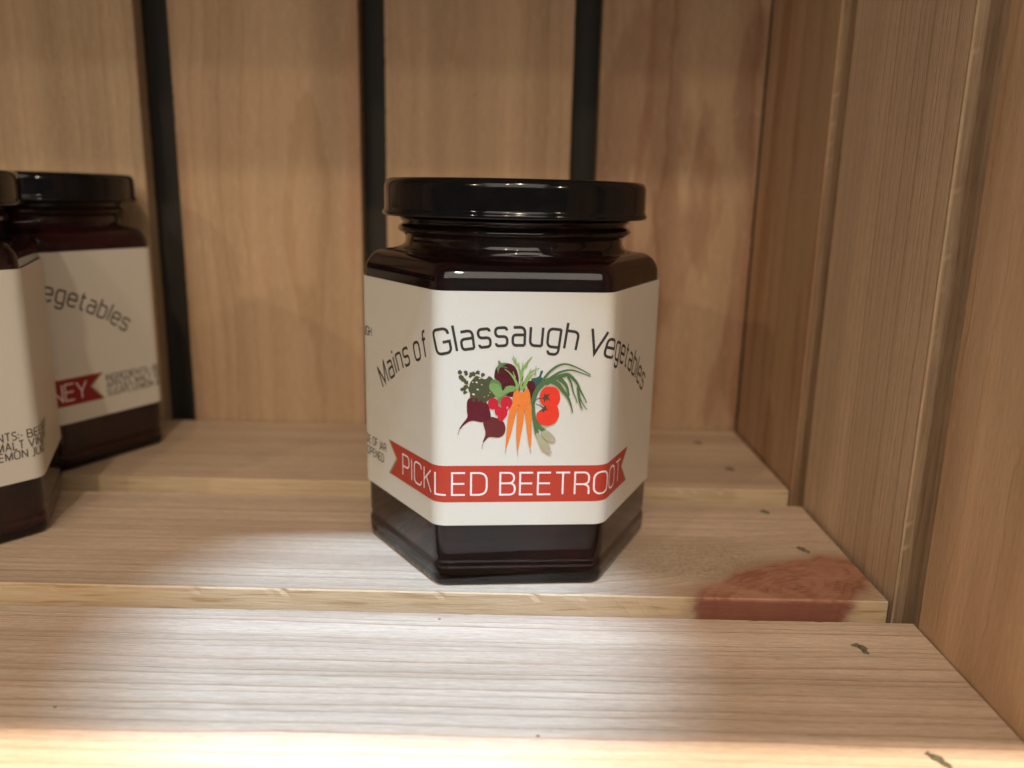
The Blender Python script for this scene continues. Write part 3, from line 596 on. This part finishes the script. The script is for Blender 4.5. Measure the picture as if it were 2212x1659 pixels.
def make_jar(ribbon_words, ribbon_ink, full_art, contents_line):
    root = bpy.data.objects.new('pickle_jar', None); col.objects.link(root)
    body = ring_surface('glass_body', body_rings()); link('glass_body', body, GLASS, root)
    link('contents', ring_surface('contents', content_rings()), CHUTNEY if contents_line else CONTENT, root)
    link('lid', lathe('lid', LID), LIDM, root)
    z0, z1 = 0.4104, 1.8287
    V, F = [], []; n = len(US)
    lev = [(z0, 0.0), (z0, 0.0062)]+[(z0+(z1-z0)*k/14, 0.0065) for k in range(1, 14)]+[(z1, 0.0062), (z1, 0.0)]
    for z, off in lev:
        for u in US: x, y = hexpt(u, off); V.append((x, y, z))
    for i in range(len(lev)-1):
        for j in range(n):
            a, b = i*n+j, i*n+(j+1) % n; F.append((a, b, b+n, a+n))
    me = mesh_from('label', V, F); smooth(me); me.set_sharp_from_angle(angle=math.radians(40))
    lab = link('label', me, PAPER, root)
    # arched title
    H = 0.142; wgt = 0.118
    for wd, a0, a1 in (('Mains', -37.0, -24.0), ('of', -21.6, -17.0), ('Glassaugh', -14.3, 9.3), ('Vegetables', 11.3, 37.6)):
        pr = Print(); arc_word(pr, wd, H, wgt, a0, a1); pr.done('title_lettering', INK['title'], lab)
    # ribbon with swallow-tail ends
    pr = Print(0.0075)
    ul, nl, nr, ur, vb, vt, vm = -1.113, -1.003, 0.808, 0.922, 0.560, 0.790, 0.687
    cols = [nl+(nr-nl)*k/240 for k in range(241)]
    idx = [(pr.put(u, vb, 0), pr.put(u, vt, 0)) for u in cols]
    for a, b in zip(idx, idx[1:]): pr.F.append((a[0], b[0], b[1], a[1]))
    for un, ue in ((nl, ul), (nr, ur)):
        for e in (vt, vb):
            q = [pr.put(un, vm, 0), pr.put(un, e, 0)]+[pr.put(ue, e, 0)]
            pr.F.append(tuple(q))
    rb = pr.done('ribbon', INK[ribbon_ink], lab)
    for un, ue in ((nl, ul), (nr, ur)):
        pr = Print(0.0079); pr.strip([Vector((ue, vb)), Vector((un, vm)), Vector((ue, vt))], 0.012); pr.done('ribbon_edging', INK['edge'], lab)
    for text, u0, u1 in ribbon_words:
        pr = Print(0.0082); line(pr, text, 0.138, 0.080, u0, 0.607, u1, rad=0.22); pr.done('ribbon_lettering', INK['white'], lab)
    # small print on the neighbouring faces
    for text, v, right in (('SIDE OF JAR', 0.688, -1.161), ('ONCE OPENED', 0.606, -1.199)):
        pr = Print(); serif_line(pr, text, 0.054, 0, v, 0.25, right=right); pr.done('small_print', INK['title'], lab)
    pr = Print(); line(pr, 'GLASSAUGH', 0.056, 0.13, -1.72, 1.437, -1.357); pr.done('small_print', INK['title'], lab)
    for k, text in enumerate(contents_line):
        pr = Print(); serif_line(pr, text, 0.054, 0.955, 0.706-0.066*k, 0.25); pr.done('small_print', INK['title'], lab)
    if full_art:
        for i, (name, ink_, shapes) in enumerate(ART):
            pr = Print(0.0074+0.0003*(i+1))
            for kind, pts in shapes:
                if kind == 'S':
                    ps = [Vector((p[0]/1000, p[1]/1000)) for p in pts]; ww = [p[2]/1000 for p in pts]
                    # round the stroke's path
                    q, qw = [], []
                    for i2 in range(len(ps)-1):
                        p0, p1, p2, p3 = ps[max(i2-1, 0)], ps[i2], ps[i2+1], ps[min(i2+2, len(ps)-1)]
                        for t in (0, 0.25, 0.5, 0.75):
                            q.append(0.5*(2*p1+(p2-p0)*t+(2*p0-5*p1+4*p2-p3)*t*t+(3*p1-p0-3*p2+p3)*t**3)); qw.append(ww[i2]*(1-t)+ww[i2+1]*t)
                    q.append(ps[-1]); qw.append(ww[-1])
                    pr.strip(q, qw)
                else: pr.poly([(p[0]/1000, p[1]/1000) for p in pts], kind == 'P')
            pr.done('printed_'+name, INK[ink_], lab)
    return root
def copy_tree(o, parent=None):
    c = o.copy(); col.objects.link(c)
    if parent: c.parent = parent
    for ch in list(o.children): copy_tree(ch, c)
    return c
INGR = ['INGREDIENTS:- BEETROOT', 'APPLES, MALT VINEGAR', 'SUGAR, LEMON JUICE']
jar = make_jar([('PICKLED', -0.918, -0.205), ('BEETROOT', -0.124, 0.785)], 'ribbon', True, [])
jar.location = (0, -0.045*U, 0); jar.rotation_euler.z = 0.0802
GRP = 'jars of beetroot preserve in the crate'
tag(jar, 'jar of pickled beetroot with a vegetable picture, standing alone in the middle', 'jar', GRP)
jar1 = make_jar([('BEETROOT', -0.96, -0.13), ('CHUTNEY', 0.0, 0.765)], 'ribbon2', True, INGR)
jar1.location = Vector((-4.21, -0.12, 0))*U; jar1.rotation_euler.z = 1.9637-math.radians(120)
tag(jar1, 'chutney jar cut off at the far left, hiding part of the jar behind it', 'jar', GRP)
jar2 = copy_tree(jar1)
jar2.location = Vector((-4.275, 1.76, 0.013))*U; jar2.rotation_euler.z = 1.09-math.radians(60)
tag(jar2, 'chutney jar with a dark red ribbon ending NEY, standing against the back slats', 'jar', GRP)
